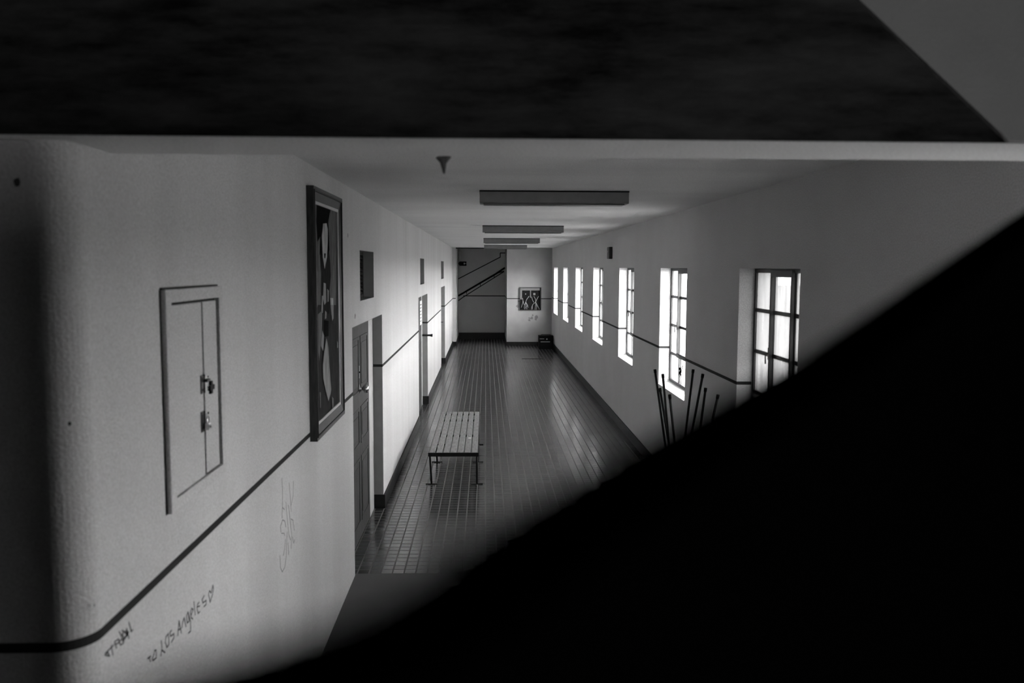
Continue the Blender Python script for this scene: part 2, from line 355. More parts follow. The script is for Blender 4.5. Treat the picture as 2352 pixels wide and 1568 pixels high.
PARAPET_TOP = [[0.5466, 0.8215, 2.6945], [0.3519, 0.5864, 2.6483], [0.108, 0.292, 2.5895], [0.0379, 0.2073, 2.5776], [0.0123, 0.1764, 2.5724], [0.0038, 0.1662, 2.5706], [-0.0013, 0.16, 2.5689], [-0.009, 0.1507, 2.5661], [-0.0159, 0.1424, 2.5642], [-0.0232, 0.1335, 2.564], [-0.0307, 0.1245, 2.565], [-0.0381, 0.1156, 2.5663], [-0.0452, 0.107, 2.5672], [-0.0505, 0.1006, 2.5652]]

# ------------------------------------------------------------------ dimensions (metres; camera over the origin, corridor runs along +y)
XL, XR = -1.11, 2.208
ZC = 3.26
YF, YA = 28.7, 31.3          # far wall, back of the stair alcove
REC = 0.10                   # door recess
DL, DR = 1.562, 1.612        # height of the painted line, left and right wall
DOORS = [(7.16, 9.22), (14.22, 16.40), (21.30, 23.35)]
VENTS = [(7.64, 8.575), (14.63, 15.56), (21.43, 22.75)]
DZ, VZ0, VZ1 = 2.115, 2.315, 2.765
WINS = [(5.995, 7.448), (9.40, 10.842), (12.80, 14.215), (16.178, 17.668), (19.584, 21.161), (22.952, 24.507), (26.368, 27.892)]
WHID = (2.6, 4.06)           # one more window of the row, behind the stair parapet
WZ0, WZ1 = 1.15, 2.616

# ------------------------------------------------------------------ floor, walls, ceiling
mb = MB(); mb.box(XL - 0.35, XR + 0.35, 7.2, YA + 0.3, -0.2, 0, M_TILE)
structure(mb, 'floor', 'dark glossy small square tiles running the length of the corridor', 'floor')
mb = MB(); mb.box(-3.8, XR + 0.35, -2.9, 7.2, -0.2, 0, M_SCREED)
structure(mb, 'floor_near', 'plain dark untiled floor at the near end of the corridor', 'floor')

mb = MB()
holes = [(a, b, 0.0, DZ) for a, b in DOORS] + [(a, b, VZ0, VZ1) for a, b in VENTS]
wall_cells(mb, XL, XL - 0.3, [2.445, YA + 0.3], [0.0, ZC], holes, M_WALLL)
cor = [(XL, 2.445)] + [(XL - 0.1 + 0.1 * math.cos(t), 2.445 - 0.1 * math.sin(t)) for t in [math.pi / 2 * k / 10 for k in range(1, 11)]] + [(-3.8, 2.345), (-3.8, 2.445)]
mb.prism([(x, y, 0) for x, y in cor], (0, 0, 6.0), M_WALLL)
structure(mb, 'wall_left', 'pale plaster left wall with recessed doors and rounded near corner', 'wall')

mb = MB()
holes = [(a, b, WZ0, WZ1) for a, b in WINS + [WHID]]
wall_cells(mb, XR, XR + 0.3, [-2.9, YA + 0.3], [0.0, ZC], holes, M_WALL)
structure(mb, 'wall_right', 'pale plaster right wall pierced by the row of tall windows', 'wall')

mb = MB()
mb.box(0.70, XR, YF, YA + 0.3, 0, ZC, M_WALLF)
structure(mb, 'wall_far', 'pale end wall of the corridor with the open fuse cabinet', 'wall')
mb = MB()
mb.box(XL, -1.0, YF, YA, 0, ZC, M_WALL)
structure(mb, 'wall_pier', 'narrow plaster pier left of the stair alcove opening', 'wall')
mb = MB()
mb.box(-1.0, 0.70, YA, YA + 0.3, 0, ZC, M_WALL)
structure(mb, 'wall_alcove', 'dim back wall of the stair alcove at the far end', 'wall')
mb = MB()
mb.box(-1.41, XR + 0.3, 2.62, YA + 0.3, ZC, ZC + 0.2, M_CEIL)
structure(mb, 'ceiling', 'flat pale plaster ceiling above the corridor', 'ceiling')

# beam over the corridor mouth, the stair flight beside it, and the stairwell round the viewpoint
mb = MB()
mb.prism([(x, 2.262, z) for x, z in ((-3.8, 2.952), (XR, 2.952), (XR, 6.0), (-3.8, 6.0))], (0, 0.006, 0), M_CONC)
mb.box(-3.8, XR, 2.268, 2.345, 2.95, 6.0, M_CEIL)
mb.box(XL, XR, 2.345, 2.62, 2.95, 3.46, M_CEIL)
structure(mb, 'beam', 'dark stained concrete beam with a pale underside across the corridor mouth', 'beam')
mb = MB()
mb.prism([(x, 2.245, z) for x, z in ((0.0, 4.13), (1.369, 2.953), (XR, 2.953), (XR, 6.0), (0.0, 6.0))], (0, 0.017, 0), M_STAIRP)
structure(mb, 'wall_stringer', 'grey plastered sloping stair side at the upper right', 'wall')
mb = MB()
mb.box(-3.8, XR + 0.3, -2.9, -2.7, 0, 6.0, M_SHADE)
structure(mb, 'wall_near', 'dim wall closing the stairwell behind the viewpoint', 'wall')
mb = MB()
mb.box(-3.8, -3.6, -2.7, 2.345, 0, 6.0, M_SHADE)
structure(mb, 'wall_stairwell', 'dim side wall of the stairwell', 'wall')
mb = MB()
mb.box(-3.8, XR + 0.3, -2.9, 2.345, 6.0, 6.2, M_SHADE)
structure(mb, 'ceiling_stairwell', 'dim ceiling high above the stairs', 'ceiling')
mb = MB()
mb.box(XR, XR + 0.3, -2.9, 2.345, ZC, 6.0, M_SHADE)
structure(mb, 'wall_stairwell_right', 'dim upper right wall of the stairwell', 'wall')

# black stair parapet right in front of the viewpoint: a vertical slab whose top rises to the right
def px_ray(px, py):
    return r2 * ((px - 1176) / 1974.9) - u2 * ((py - 784) / 1974.9) + fw
PA, PB = Vector((0.33, 0.56, 0)), Vector((-0.0013, 0.16, 0))
PN = (PB - PA).cross(Vector((0, 0, 1))).normalized()
if PN.y > 0: PN = -PN
TOP = PARAPET_TOP
mb = MB()
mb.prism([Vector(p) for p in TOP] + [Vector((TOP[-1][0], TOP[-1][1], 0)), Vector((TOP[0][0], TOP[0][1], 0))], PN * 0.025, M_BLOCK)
structure(mb, 'wall_parapet', 'black sloping stair parapet filling the lower right corner', 'wall')

# pale courtyard outside the windows
mb = MB(); mb.box(XR + 0.3, 60, -30, 150, -0.6, -0.4, M_COURT)
structure(mb, 'ground_courtyard', 'pale paving outside the windows', 'ground')

# ------------------------------------------------------------------ skirting and painted lines
BH, BT = 0.15, 0.018
mb = MB()
for a, b in ((DOORS[0][1], DOORS[1][0]), (DOORS[1][1], DOORS[2][0]), (DOORS[2][1], YF)):
    mb.box(XL, XL + BT, a - 0.0, b, 0, BH, M_BASE, bevel=0.004)
    mb.box(XL - REC, XL + BT, a - BT, a, 0, BH, M_BASE)
structure(mb, 'baseboard_left', 'black skirting along the left wall', 'skirting')
mb = MB(); mb.box(XR - BT, XR, 2.7, YF, 0, BH, M_BASE, bevel=0.004)
structure(mb, 'baseboard_right', 'black skirting along the window wall', 'skirting')
mb = MB(); mb.box(0.70, XR - BT, YF - BT, YF, 0, 0.13, M_BASE, bevel=0.004)
mb.box(0.70 - BT, 0.70, YF - BT, YA, 0, 0.13, M_BASE)
structure(mb, 'baseboard_far', 'black skirting along the end wall', 'skirting')
mb = MB(); mb.box(XL, -1.0 + BT, YF - BT, YF, 0, 0.13, M_BASE)
mb.box(-1.0, -1.0 + BT, YF, YA, 0, 0.13, M_BASE)
mb.box(-1.0 + BT, 0.70 - BT, YA - 0.05, YA, 0, 0.24, M_BASE)
structure(mb, 'baseboard_alcove', 'tall black skirting inside the stair alcove', 'skirting')

LW, LT = 0.028, 0.002
def zl(h): return h - LW / 2, h + LW / 2
mb = MB(); z0, z1 = zl(DL)
arc = [(XL, 2.445)] + [(XL - 0.1 + 0.1 * math.cos(t), 2.445 - 0.1 * math.sin(t)) for t in [math.pi / 2 * k / 10 for k in range(1, 11)]] + [(-3.6, 2.345)]
for (ax, ay), (bx, by) in zip(arc[:-1], arc[1:]):
    d = Vector((bx - ax, by - ay, 0)); nrm = Vector((-d.y, d.x, 0)).normalized()
    if nrm.y > 0.01 or nrm.x < -0.01: nrm = -nrm
    mb.prism([(ax, ay, z0), (bx, by, z0), (bx, by, z1), (ax, ay, z1)], nrm * LT, M_LINE)
mb.box(XL, XL + LT, 2.445, DOORS[0][0], z0, z1, M_LINE)
for a, b in ((DOORS[0][1], DOORS[1][0]), (DOORS[1][1], DOORS[2][0]), (DOORS[2][1], YF)):
    mb.box(XL, XL + LT, a - LT, b, z0, z1, M_LINE)
    mb.box(XL - REC, XL + LT, a - LT - 0.004, a, z0, z1, M_LINE)
structure(mb, 'trim_1', 'thin dark painted line along the left wall', 'painted line')
mb = MB(); z0, z1 = zl(DR)
edges = [2.62] + [e for ab in [WHID] + WINS for e in ab] + [YF]
for a, b in zip(edges[0::2], edges[1::2]):
    if b - a > 0.01: mb.box(XR - LT, XR, a, b, z0, z1, M_LINE)
for a, b in WINS:
    mb.box(XR, XR + 0.13, b - LT, b, z0, z1, M_LINE)
structure(mb, 'trim_2', 'thin dark painted line broken by the windows of the right wall', 'painted line')
mb = MB(); z0, z1 = zl(1.575)
mb.box(0.70, 1.135, YF - LT, YF, z0, z1, M_LINE)
mb.box(1.845, XR, YF - LT, YF, z0, z1, M_LINE)
mb.box(0.70 - LT, 0.70, YF, YA, z0, z1, M_LINE)
mb.box(XL, -1.0, YF - LT, YF, z0, z1, M_LINE)
structure(mb, 'trim_3', 'thin dark painted line across the end wall', 'painted line')
mb = MB()
def strip(p, q, wd, m, y=YA, t=0.003):
    p = Vector((p[0], y, p[1])); q = Vector((q[0], y, q[1])); d = (q - p).normalized(); sd = Vector((d.z, 0, -d.x)) * wd / 2
    mb.prism([p - sd, q - sd, q + sd, p + sd], (0, -t, 0), m)
strip((-0.82, 1.575), (0.70, 1.575), 0.035, M_LINE)
strip((-1.0, 1.40), (-0.82, 1.53), 0.035, M_LINE); strip((-0.82, 1.53), (0.42, 2.31), 0.035, M_LINE); strip((0.42, 2.31), (0.66, 2.46), 0.035, M_LINE)
strip((-1.0, 2.19), (0.52, 2.98), 0.035, M_LINE)
strip((0.52, 2.97), (0.52, 3.13), 0.035, M_LINE); strip((0.51, 3.13), (0.70, 3.13), 0.035, M_LINE)
structure(mb, 'trim_4', 'dark painted lines climbing with the stairs on the alcove wall', 'painted line')
mb = MB(); mb.box(-1.0, 0.70, YF, YF + 0.1, ZC - 0.035, ZC, M_BASE)
structure(mb, 'trim_5', 'thin dark strip along the top of the alcove opening', 'trim')
mb = MB(); mb.box(1.04, 1.64, 24.53, 24.60, 0.0, 0.012, M_BASE, bevel=0.003)
tag(mb.build('floor_strip'), 'thin dark metal strip lying across the tiles near the end wall', 'strip')

# ------------------------------------------------------------------ doors on the left
def make_door(n, y0, y1, side, label):
    root = empty('door_%d' % n, (XL - REC, (y0 + y1) / 2, 0), label, 'door', kind='structure')
    xp = XL - REC
    ly1 = y1 - side; ly0 = y0 + 0.38 if side > 0.2 else y0 + 0.05
    mb = MB()
    mb.box(xp - 0.09, xp, ly1 + 0.012, y1, 0, DZ, M_DPAINT)
    mb.box(xp - 0.09, xp, y0, ly0 - 0.012, 0, DZ, M_DPAINT)
    mb.box(xp - 0.09, xp - 0.03, ly0 - 0.012, ly1 + 0.012, 0, DZ, M_BLACK)
    part(mb, 'door_frame', root, 'pale painted door surround')
    mb = MB()
    mb.box(xp, XL, y1 - 0.004, y1, 0, DZ, M_JAMB); mb.box(xp, XL, y0, y0 + 0.004, 0, DZ, M_JAMB)  # added lining boards, coloured dark for the shade in the doorway
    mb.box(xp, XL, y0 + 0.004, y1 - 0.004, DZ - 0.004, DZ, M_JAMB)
    part(mb, 'shaded_jamb_lining', root, 'grey lining with the recess shade put into its colour')
    mb = MB()
    mb.box(xp - 0.03, xp + 0.004, ly0, ly1, 0.008, DZ - 0.03, M_WOOD, bevel=0.003)
    wd = ly1 - ly0
    # raised panels with moulded edges
    for a, b in ((0.08, 0.46), (0.54, 0.92)):
        for z0, z1 in ((0.16, 0.80), (0.92, 1.28), (1.42, 1.96)):
            ya, yb = ly0 + wd * a, ly0 + wd * b
            for (p, q, r, s) in ((ya, yb, z0, z0 + 0.03), (ya, yb, z1 - 0.03, z1), (ya, ya + 0.03, z0 + 0.03, z1 - 0.03), (yb - 0.03, yb, z0 + 0.03, z1 - 0.03)):
                mb.box(xp + 0.004, xp + 0.010, p, q, r, s, M_WOOD, bevel=0.003)
            mb.box(xp + 0.004, xp + 0.008, ya + 0.07, yb - 0.07, z0 + 0.07, z1 - 0.07, M_WOOD, bevel=0.004)
    leaf = part(mb, 'door_leaf', root, 'dark stained panelled wood')
    return root, leaf, ly0, ly1
def round_knob(leaf, y, z):
    xp = XL - REC + 0.004; k = 1.35
    mb = MB()
    mb.lathe([(r * k, h * k) for r, h in ((0.032, -0.008), (0.032, 0.004), (0.012, 0.007), (0.012, 0.03), (0.027, 0.036), (0.031, 0.05), (0.027, 0.062), (0.01, 0.068))], (xp, y, z), (1, 0, 0), M_CHROME)
    o = part(mb, 'door_knob', leaf, 'shiny metal knob')
    mb = MB(); mb.box(xp - 0.01, xp + 0.004, y - 0.022, y + 0.022, z + 0.10, z + 0.22, M_STEEL, bevel=0.004)
    mb.lathe([(0.008, 0), (0.008, 0.012)], (xp + 0.004, y, z + 0.16), (1, 0, 0), M_BLACK, n=10)
    part(mb, 'lock_plate', leaf, 'bright metal lock plate')
    mb = MB(); mb.box(xp - 0.01, xp + 0.002, y - 0.012, y + 0.012, z - 0.47, z - 0.39, M_BLACK, bevel=0.003)
    part(mb, 'keyhole_plate', leaf, 'black keyhole plate')
def lever(leaf, y, z, ln=0.14):
    xp = XL - REC + 0.014
    mb = MB(); mb.lathe([(0.03, -0.012), (0.03, 0.006), (0.011, 0.008), (0.011, 0.06)], (xp, y, z), (1, 0, 0), M_DARKM)
    mb.tube([(xp + 0.055, y, z), (xp + 0.058, y + ln * 0.5, z + 0.004), (xp + 0.05, y + ln, z)], 0.011, M_DARKM)
    part(mb, 'door_handle', leaf, 'dark lever handle')
r1, leaf1, la, lb = make_door(1, DOORS[0][0], DOORS[0][1], 0.37, 'dark wood panelled door with a round knob, nearest on the left wall')
round_knob(leaf1, 8.16, 1.46)
r2_, leaf2, la, lb = make_door(2, DOORS[1][0], DOORS[1][1], 0.30, 'second dark door along the left wall with a white notice taped on')
xp = XL - REC + 0.016
mb = MB(); mb.box(XL - REC, XL + 0.10, DOORS[1][1] - 0.06, DOORS[1][1] - 0.02, 1.305, 1.34, M_DARKM, bevel=0.004)
mb.box(XL + 0.06, XL + 0.10, DOORS[1][1] - 0.06, DOORS[1][1] - 0.02, 1.295, 1.35, M_STEEL, bevel=0.003)
part(mb, 'bolt_bar', r2_, 'dark bolt bar sticking out of the recess')
r3, leaf3, la, lb = make_door(3, DOORS[2][0], DOORS[2][1], 0.30, 'third and farthest dark door along the left wall')
lever(leaf3, 22.8, 1.16)
mb = MB()
mb.box(xp - 0.002, xp + 0.001, 15.60, 16.08, 1.56, 2.0, M_PAPER)
for k in range(6): mb.box(xp + 0.001, xp + 0.0015, 15.66, 15.95 + 0.02 * (k % 3), 1.62 + 0.06 * k, 1.635 + 0.06 * k, M_INK)
tag(mb.build('paper_notice'), 'white paper notice taped on the second dark door', 'notice')
# ventilation louvres over the doors
VL = ['black louvred vent recessed above the nearest left door', 'narrow dark louvred vent above the second left door', 'narrow dark louvred vent above the third left door']
for i, (a, b) in enumerate(VENTS):
    root = empty('ventilation_louvre', (XL - REC, (a + b) / 2, VZ0), VL[i], 'vent', 'louvred vents above the left doors')
    x = XL - REC
    mb = MB(); fw_ = 0.035
    for q in ((a, b, VZ0, VZ0 + fw_), (a, b, VZ1 - fw_, VZ1), (a, a + fw_, VZ0 + fw_, VZ1 - fw_), (b - fw_, b, VZ0 + fw_, VZ1 - fw_)):
        mb.box(x - 0.05, x, *q, M_WOOD, bevel=0.003)
    mb.box(x - 0.06, x - 0.05, a, b, VZ0, VZ1, M_BLACK)
    part(mb, 'louvre_frame', root)
    mb = MB()
    mb.box(x, XL, b - 0.004, b, VZ0, VZ1, M_JAMB); mb.box(x, XL, a, a + 0.004, VZ0, VZ1, M_JAMB)  # added lining, its grey stands for shade inside the vent opening
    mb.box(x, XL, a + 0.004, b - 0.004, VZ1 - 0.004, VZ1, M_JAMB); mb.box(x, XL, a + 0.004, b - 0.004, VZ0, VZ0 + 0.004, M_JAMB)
    part(mb, 'shaded_recess_lining', root, 'grey vent lining, recess shade put into its colour')
    mb = MB(); n = 10
    for k in range(n):
        z = VZ0 + fw_ + (VZ1 - VZ0 - 2 * fw_) * (k + 0.5) / n
        mb.prism([(x - 0.045, a + fw_, z + 0.018), (x - 0.039, a + fw_, z + 0.021), (x - 0.003, a + fw_, z - 0.012), (x - 0.009, a + fw_, z - 0.015)], (0, b - a - 2 * fw_, 0), M_FRAMEM)
    part(mb, 'louvre_slats', root, 'dark tilted slats')

# ------------------------------------------------------------------ flush cupboard in the near left wall
root = empty('wall_cupboard', (XL, 3.28, 1.72), 'pale flush wall cupboard with hasps and padlock, on the near left wall', 'cupboard')
ya, yb, za, zb = 2.965, 3.60, 1.757, 2.538
T = 0.020
mb = MB()
mb.box(XL, XL + T, ya, ya + 0.055, za, zb, M_WALL, bevel=0.003)
mb.box(XL, XL + T, ya + 0.055, yb, 2.492, zb, M_WALL, bevel=0.003)
mb.box(XL, XL + T, 3.553, yb, 1.757, 2.492, M_WALL, bevel=0.003)
mb.box(XL, XL + T, ya + 0.055, 3.553, za, 1.80, M_WALL, bevel=0.003)
mb.box(XL, XL + 0.0015, ya + 0.055, 3.553, 1.80, 2.492, M_BLACK)
mb.box(XL, XL + 0.003, ya - 0.007, ya, za, zb, M_BLACK)  # thin black strip painting in the shadow line of the raised frame
mb.box(XL, XL + T * 0.5, ya, yb - 0.03, zb, zb + 0.007, M_BLACK)
part(mb, 'cupboard_frame', root)
mb = MB(); mb.box(XL + 0.0015, XL + 0.014, ya + 0.057, 3.346, 1.804, 2.482, M_WALL, bevel=0.0025)
d1 = part(mb, 'cupboard_door', root)
mb = MB(); mb.box(XL + 0.0015, XL + 0.014, 3.364, 3.527, 1.808, 2.482, M_WALL, bevel=0.0025)
d2 = part(mb, 'cupboard_door', root)
X = XL + 0.014
def hasp(y, z, hgt):
    mb = MB()
    mb.box(X, X + 0.004, y - 0.035, y - 0.005, z - hgt, z + hgt, M_DARKM, bevel=0.001)
    mb.box(X, X + 0.004, y + 0.008, y + 0.055, z - hgt * 0.8, z + hgt * 0.8, M_STEEL, bevel=0.001)
    for dz in (-0.6, 0.6):
        mb.lathe([(0.005, 0), (0.004, 0.003)], (X + 0.004, y + 0.045, z + hgt * dz), (1, 0, 0), M_DARKM, n=8)
        mb.lathe([(0.005, 0), (0.004, 0.003)], (X + 0.004, y - 0.02, z + hgt * dz), (1, 0, 0), M_DARKM, n=8)
    mb.tube([(X + 0.002, y + 0.0, z - hgt), (X + 0.002, y + 0.0, z + hgt)], 0.006, M_DARKM)
    return mb
mb = hasp(3.345, 2.165, 0.036)
mb.box(X + 0.004, X + 0.02, 3.335, 3.375, 2.172, 2.182, M_DARKM, bevel=0.001)
mb.box(X, X + 0.012, 3.395, 3.45, 2.13, 2.15, M_BLACK, bevel=0.002)
mb.box(X, X + 0.010, 3.41, 3.435, 2.115, 2.165, M_BLACK, bevel=0.002)
part(mb, 'slide_bolt', d1, 'dark metal slide bolt')
mb = hasp(3.338, 2.02, 0.040)
part(mb, 'hasp', d1, 'steel hasp')
mb = MB()
mb.box(X + 0.006, X + 0.024, 3.325, 3.360, 1.985, 2.012, M_STEEL, bevel=0.004)
sh = [(X + 0.015, 3.3425 + 0.011 * math.cos(t), 2.018 + 0.018 * math.sin(t)) for t in [math.pi * k / 10 for k in range(11)]]
mb.tube([(X + 0.015, 3.3535, 2.008)] + sh + [(X + 0.015, 3.3315, 2.008)], 0.003, M_CHROME)
mb.lathe([(0.0035, 0), (0.0035, 0.001)], (X + 0.0242, 3.3425, 1.996), (1, 0, 0), M_BLACK, n=10)
tag(mb.build('padlock'), 'small steel padlock hanging on the lower hasp of the wall cupboard', 'padlock')

# ------------------------------------------------------------------ framed picture
root = empty('framed_picture', (XL, 5.9, 1.5), 'tall dark framed oil painting of a robed figure on the left wall', 'picture')
fy0, fy1, fz0, fz1 = 5.40, 6.46, 1.515, 3.118
XF = XL + 0.047; FWD = 0.085
mb = MB()
def mitre(y0, y1, z0, z1, wdt, x0, x1, m, drop):
    a = [(y0, z0), (y1, z0), (y1, z1), (y0, z1)]
    b = [(y0 + wdt, z0 + wdt), (y1 - wdt, z0 + wdt), (y1 - wdt, z1 - wdt), (y0 + wdt, z1 - wdt)]
    for k in range(4):
        o1, o2, i2, i1 = a[k], a[(k + 1) % 4], b[(k + 1) % 4], b[k]
        q0 = [mb.bm.verts.new((x0, *p)) for p in (o1, o2, i2, i1)]
        q1 = [mb.bm.verts.new((x, *p)) for x, p in ((x1, o1), (x1, o2), (x1 - drop, i2), (x1 - drop, i1))]
        ii = mb.mi(m)
        for f in (q0[::-1], q1, (q0[0], q0[1], q1[1], q1[0]), (q0[1], q0[2], q1[2], q1[1]), (q0[2], q0[3], q1[3], q1[2]), (q0[3], q0[0], q1[0], q1[3])):
            g = mb.bm.faces.new(f); g.material_index = ii
mitre(fy0, fy1, fz0, fz1, FWD, XL, XF, M_PIC, 0.012)
mitre(fy0 + 0.02, fy1 - 0.02, fz0 + 0.02, fz1 - 0.02, 0.012, XF - 0.004, XF + 0.004, M_PIC, 0.0)
fr = part(mb, 'picture_frame', root, 'dark moulded wood')
mb = MB()
mitre(fy0 + FWD, fy1 - FWD, fz0 + FWD, fz1 - FWD, 0.02, XL + 0.005, XF - 0.014, M_GOLD, 0.002)
part(mb, 'inner_fillet', fr, 'thin paler inner edge')
mb = MB()
XC = XL + 0.024
cy0, cy1, cz0, cz1 = fy0 + FWD + 0.02, fy1 - FWD - 0.02, fz0 + FWD + 0.02, fz1 - FWD - 0.02
mb.box(XL + 0.004, XC, cy0 - 0.005, cy1 + 0.005, cz0 - 0.005, cz1 + 0.005, M_ART['dim'])
for k, (n, poly) in enumerate(ART):
    pts = [(XC + 0.0004 * (k + 1), min(max(y, cy0), cy1), min(max(z, cz0), cz1)) for y, z in poly]
    try: mb.face(pts, M_ART[n])
    except ValueError: pass
part(mb, 'canvas', root, 'painted canvas, pale face and hands over dark robes')

# ------------------------------------------------------------------ graffiti
def graffiti(name, strokes, wd, m, label):
    mb = MB()
    for s in strokes: mb.ribbon([(XL + 0.0002, y, z) for y, z in s], wd, 0.0008, m, 1)
    return tag(mb.build(name), label, 'graffiti')
root = empty('graffiti_writing', (XL, 3.1, 1.28), 'handwritten city name with a heart, in dark marker below the painted line', 'graffiti')
for nm, a, b in (('written_word', 0, 3), ('written_word', 3, 7), ('written_word', 7, 17), ('heart_mark', 17, 18)):
    mb = MB()
    for s in G_CITY[a:b]: mb.ribbon([(XL + 0.0002, y, z) for y, z in s], 0.0055, 0.0008, M_INK, 1)
    part(mb, nm, root)
graffiti('graffiti_signature', G_NAME, 0.0045, M_INK, 'short scrawled marker word just under the line at the rounded corner')
graffiti('graffiti_scribble', G_TAG, 0.005, M_PENCIL, 'tall faint looping pencil scribble low on the left wall')
mb = MB()
for (y, z), r in (((6.99, 2.87), 0.02), ((7.33, 2.2), 0.03), ((2.40, 1.66), 0.006)):
    pts = [(XL + 0.001, y + r * math.cos(t) * random.uniform(.6, 1.2), z + r * math.sin(t) * random.uniform(.6, 1.2)) for t in [2 * math.pi * k / 9 for k in range(9)]]
    mb.prism(pts, (0.0005, 0, 0), M_PENCIL)
for (x, z), r in (((-1.24, 2.84), 0.012), ((-1.135, 2.19), 0.006)):
    pts = [(x + r * math.cos(t) * random.uniform(.5, 1.2), 2.3445 + (0.008 if x > -1.2 else 0), z + r * math.sin(t) * random.uniform(.6, 1.2)) for t in [2 * math.pi * k / 9 for k in range(9)]]
    mb.prism(pts, (0, -0.0005, 0), M_INK)
structure(mb, 'wall_left_marks', 'small dark chips and nail holes in the left wall', 'wall marks')

# ------------------------------------------------------------------ windows
WLAB = ['nearest visible window, grimy panes, half cut off by the black parapet', 'second window from the parapet, above the upturned stool legs and with cracked pane',
        'third window from the parapet, left of the upturned stools', 'fourth window along the right wall, counting from the parapet',
        'fifth window along the right wall, counting from the parapet', 'sixth window along the right wall, second last before the end wall',
        'last narrow-looking window, nearest the end wall', 'window of the same row hidden behind the black parapet']
def make_window(n, y0, y1, pane, label):
    root = empty('window_%d' % n, (XR + 0.15, (y0 + y1) / 2, WZ0), label, 'window', kind='structure')
    x0, x1 = XR + 0.135, XR + 0.175
    F = 0.035
    zb = WZ0 + 0.035
    mb = MB()
    mb.prism([(XR - 0.012, y0, WZ0 - 0.03), (XR - 0.012, y0, WZ0 + 0.0), (x0, y0, WZ0 + 0.03), (x1 + 0.1, y0, WZ0 + 0.03), (x1 + 0.1, y0, WZ0), (XR, y0, WZ0), (XR, y0, WZ0 - 0.03)], (0, y1 - y0, 0), M_WALL)
    part(mb, 'window_sill', root)
    mb = MB()
    for q in ((y0, y1, zb, zb + F), (y0, y1, WZ1 - F, WZ1), (y0, y0 + F, zb + F, WZ1 - F), (y1 - F, y1, zb + F, WZ1 - F)):
        mb.box(x0, x1, *q, M_FRAMEM, bevel=0.003)
    ys = [y0 + (y1 - y0) * k / 3 for k in (1, 2)]
    zs = [zb + (WZ1 - zb) * k / 4 for k in (1, 2, 3)]
    B = 0.016
    for y in ys: mb.box(x0 + 0.008, x1 - 0.004, y - B, y + B, zb + F, WZ1 - F, M_FRAMEM, bevel=0.002)
    for z in zs:
        for ya_, yb_ in ((y0 + F, ys[0] - B), (ys[0] + B, ys[1] - B), (ys[1] + B, y1 - F)):
            mb.box(x0 + 0.010, x1 - 0.006, ya_, yb_, z - B, z + B, M_FRAMEM, bevel=0.002)
    part(mb, 'window_frame', root, 'thin dark metal glazing bars')
    # top-hung vent sash in the middle column, upper three rows
    mb = MB(); xs0, xs1 = x0 - 0.022, x0 + 0.006; S = 0.028
    sy0, sy1, sz0, sz1 = ys[0] - 0.006, ys[1] + 0.006, zs[0] - 0.01, WZ1 - F * 0.4
    for q in ((sy0, sy1, sz0, sz0 + S * 1.9), (sy0, sy1, sz1 - S * 1.9, sz1), (sy0, sy0 + S * .8, sz0 + S * 1.9, sz1 - S * 1.9), (sy1 - S * .8, sy1, sz0 + S * 1.9, sz1 - S * 1.9)):
        mb.box(xs0, xs1, *q, M_FRAMEM, bevel=0.003)
    sash = part(mb, 'vent_sash', root, 'opening sash with a thicker frame')
    mb = MB(); yc = sy1 - 0.02; zc = zs[1] + 0.02
    mb.box(xs0 - 0.008, xs0, yc - 0.012, yc + 0.012, zc - 0.05, zc + 0.05, M_DARKM, bevel=0.002)
    mb.tube([(xs0 - 0.008, yc, zc), (xs0 - 0.03, yc, zc - 0.01), (xs0 - 0.034, yc - 0.02, zc - 0.08)], 0.006, M_DARKM)
    part(mb, 'sash_latch', sash)
    mb = MB(); xg = x0 + 0.018
    mb.face([(xg, y0 + F * .5, zb + F * .5), (xg, y1 - F * .5, zb + F * .5), (xg, y1 - F * .5, WZ1 - F * .5), (xg, y0 + F * .5, WZ1 - F * .5)], pane)
    part(mb, 'window_pane', root)
    return root
for i, (a, b) in enumerate(WINS):
    make_window(i + 1, a, b, M_PANED if i == 0 else M_PANE, WLAB[i])
make_window(8, WHID[0], WHID[1], M_PANEH, WLAB[7])
# star crack in the second window's low middle pane
mb = MB(); cx, cy, cz = XR + 0.150, 10.28, 1.36
rng = random.Random(3)
for k in range(9):
    t = 2 * math.pi * k / 9 + rng.uniform(-.2, .2); L_ = rng.uniform(0.05, 0.15)
    pts = [(cx, cy, cz)]
    for j in range(1, 4): pts.append((cx, cy + L_ * j / 3 * math.cos(t + rng.uniform(-.3, .3)), cz + 1.3 * L_ * j / 3 * math.sin(t + rng.uniform(-.3, .3))))
    mb.ribbon(pts, 0.034 - 0.002 * k, 0.001, M_BLOCK, -1)
w2 = bpy.data.objects['window_2']
part(mb, 'pane_crack', w2, 'dark star-shaped crack in the glass')

# ------------------------------------------------------------------ ceiling lights
CL = ['large unlit fluorescent ceiling light nearest the beam', 'unlit fluorescent ceiling light, second from the beam', 'unlit fluorescent ceiling light, third from the beam', 'farthest unlit fluorescent ceiling light, close to the end wall']
proto = empty('ceiling_light', (0.575, 7.27, ZC), CL[0], 'ceiling light', 'unlit ceiling lights across the corridor')
mb = MB(); lx0, lx1, ly = -0.05, 1.20, 7.27
mb.prism([(lx0, ly, ZC), (lx0, ly, ZC - 0.098), (lx0, ly + 0.02, ZC - 0.105), (lx0, ly + 0.20, ZC - 0.105), (lx0, ly + 0.22, ZC - 0.098), (lx0, ly + 0.22, ZC)], (lx1 - lx0, 0, 0), M_LAMP)
mb.box(lx0 - 0.004, lx1 + 0.004, ly - 0.004, ly + 0.224, ZC - 0.012, ZC, M_BLACK)
part(mb, 'lamp_housing', proto)
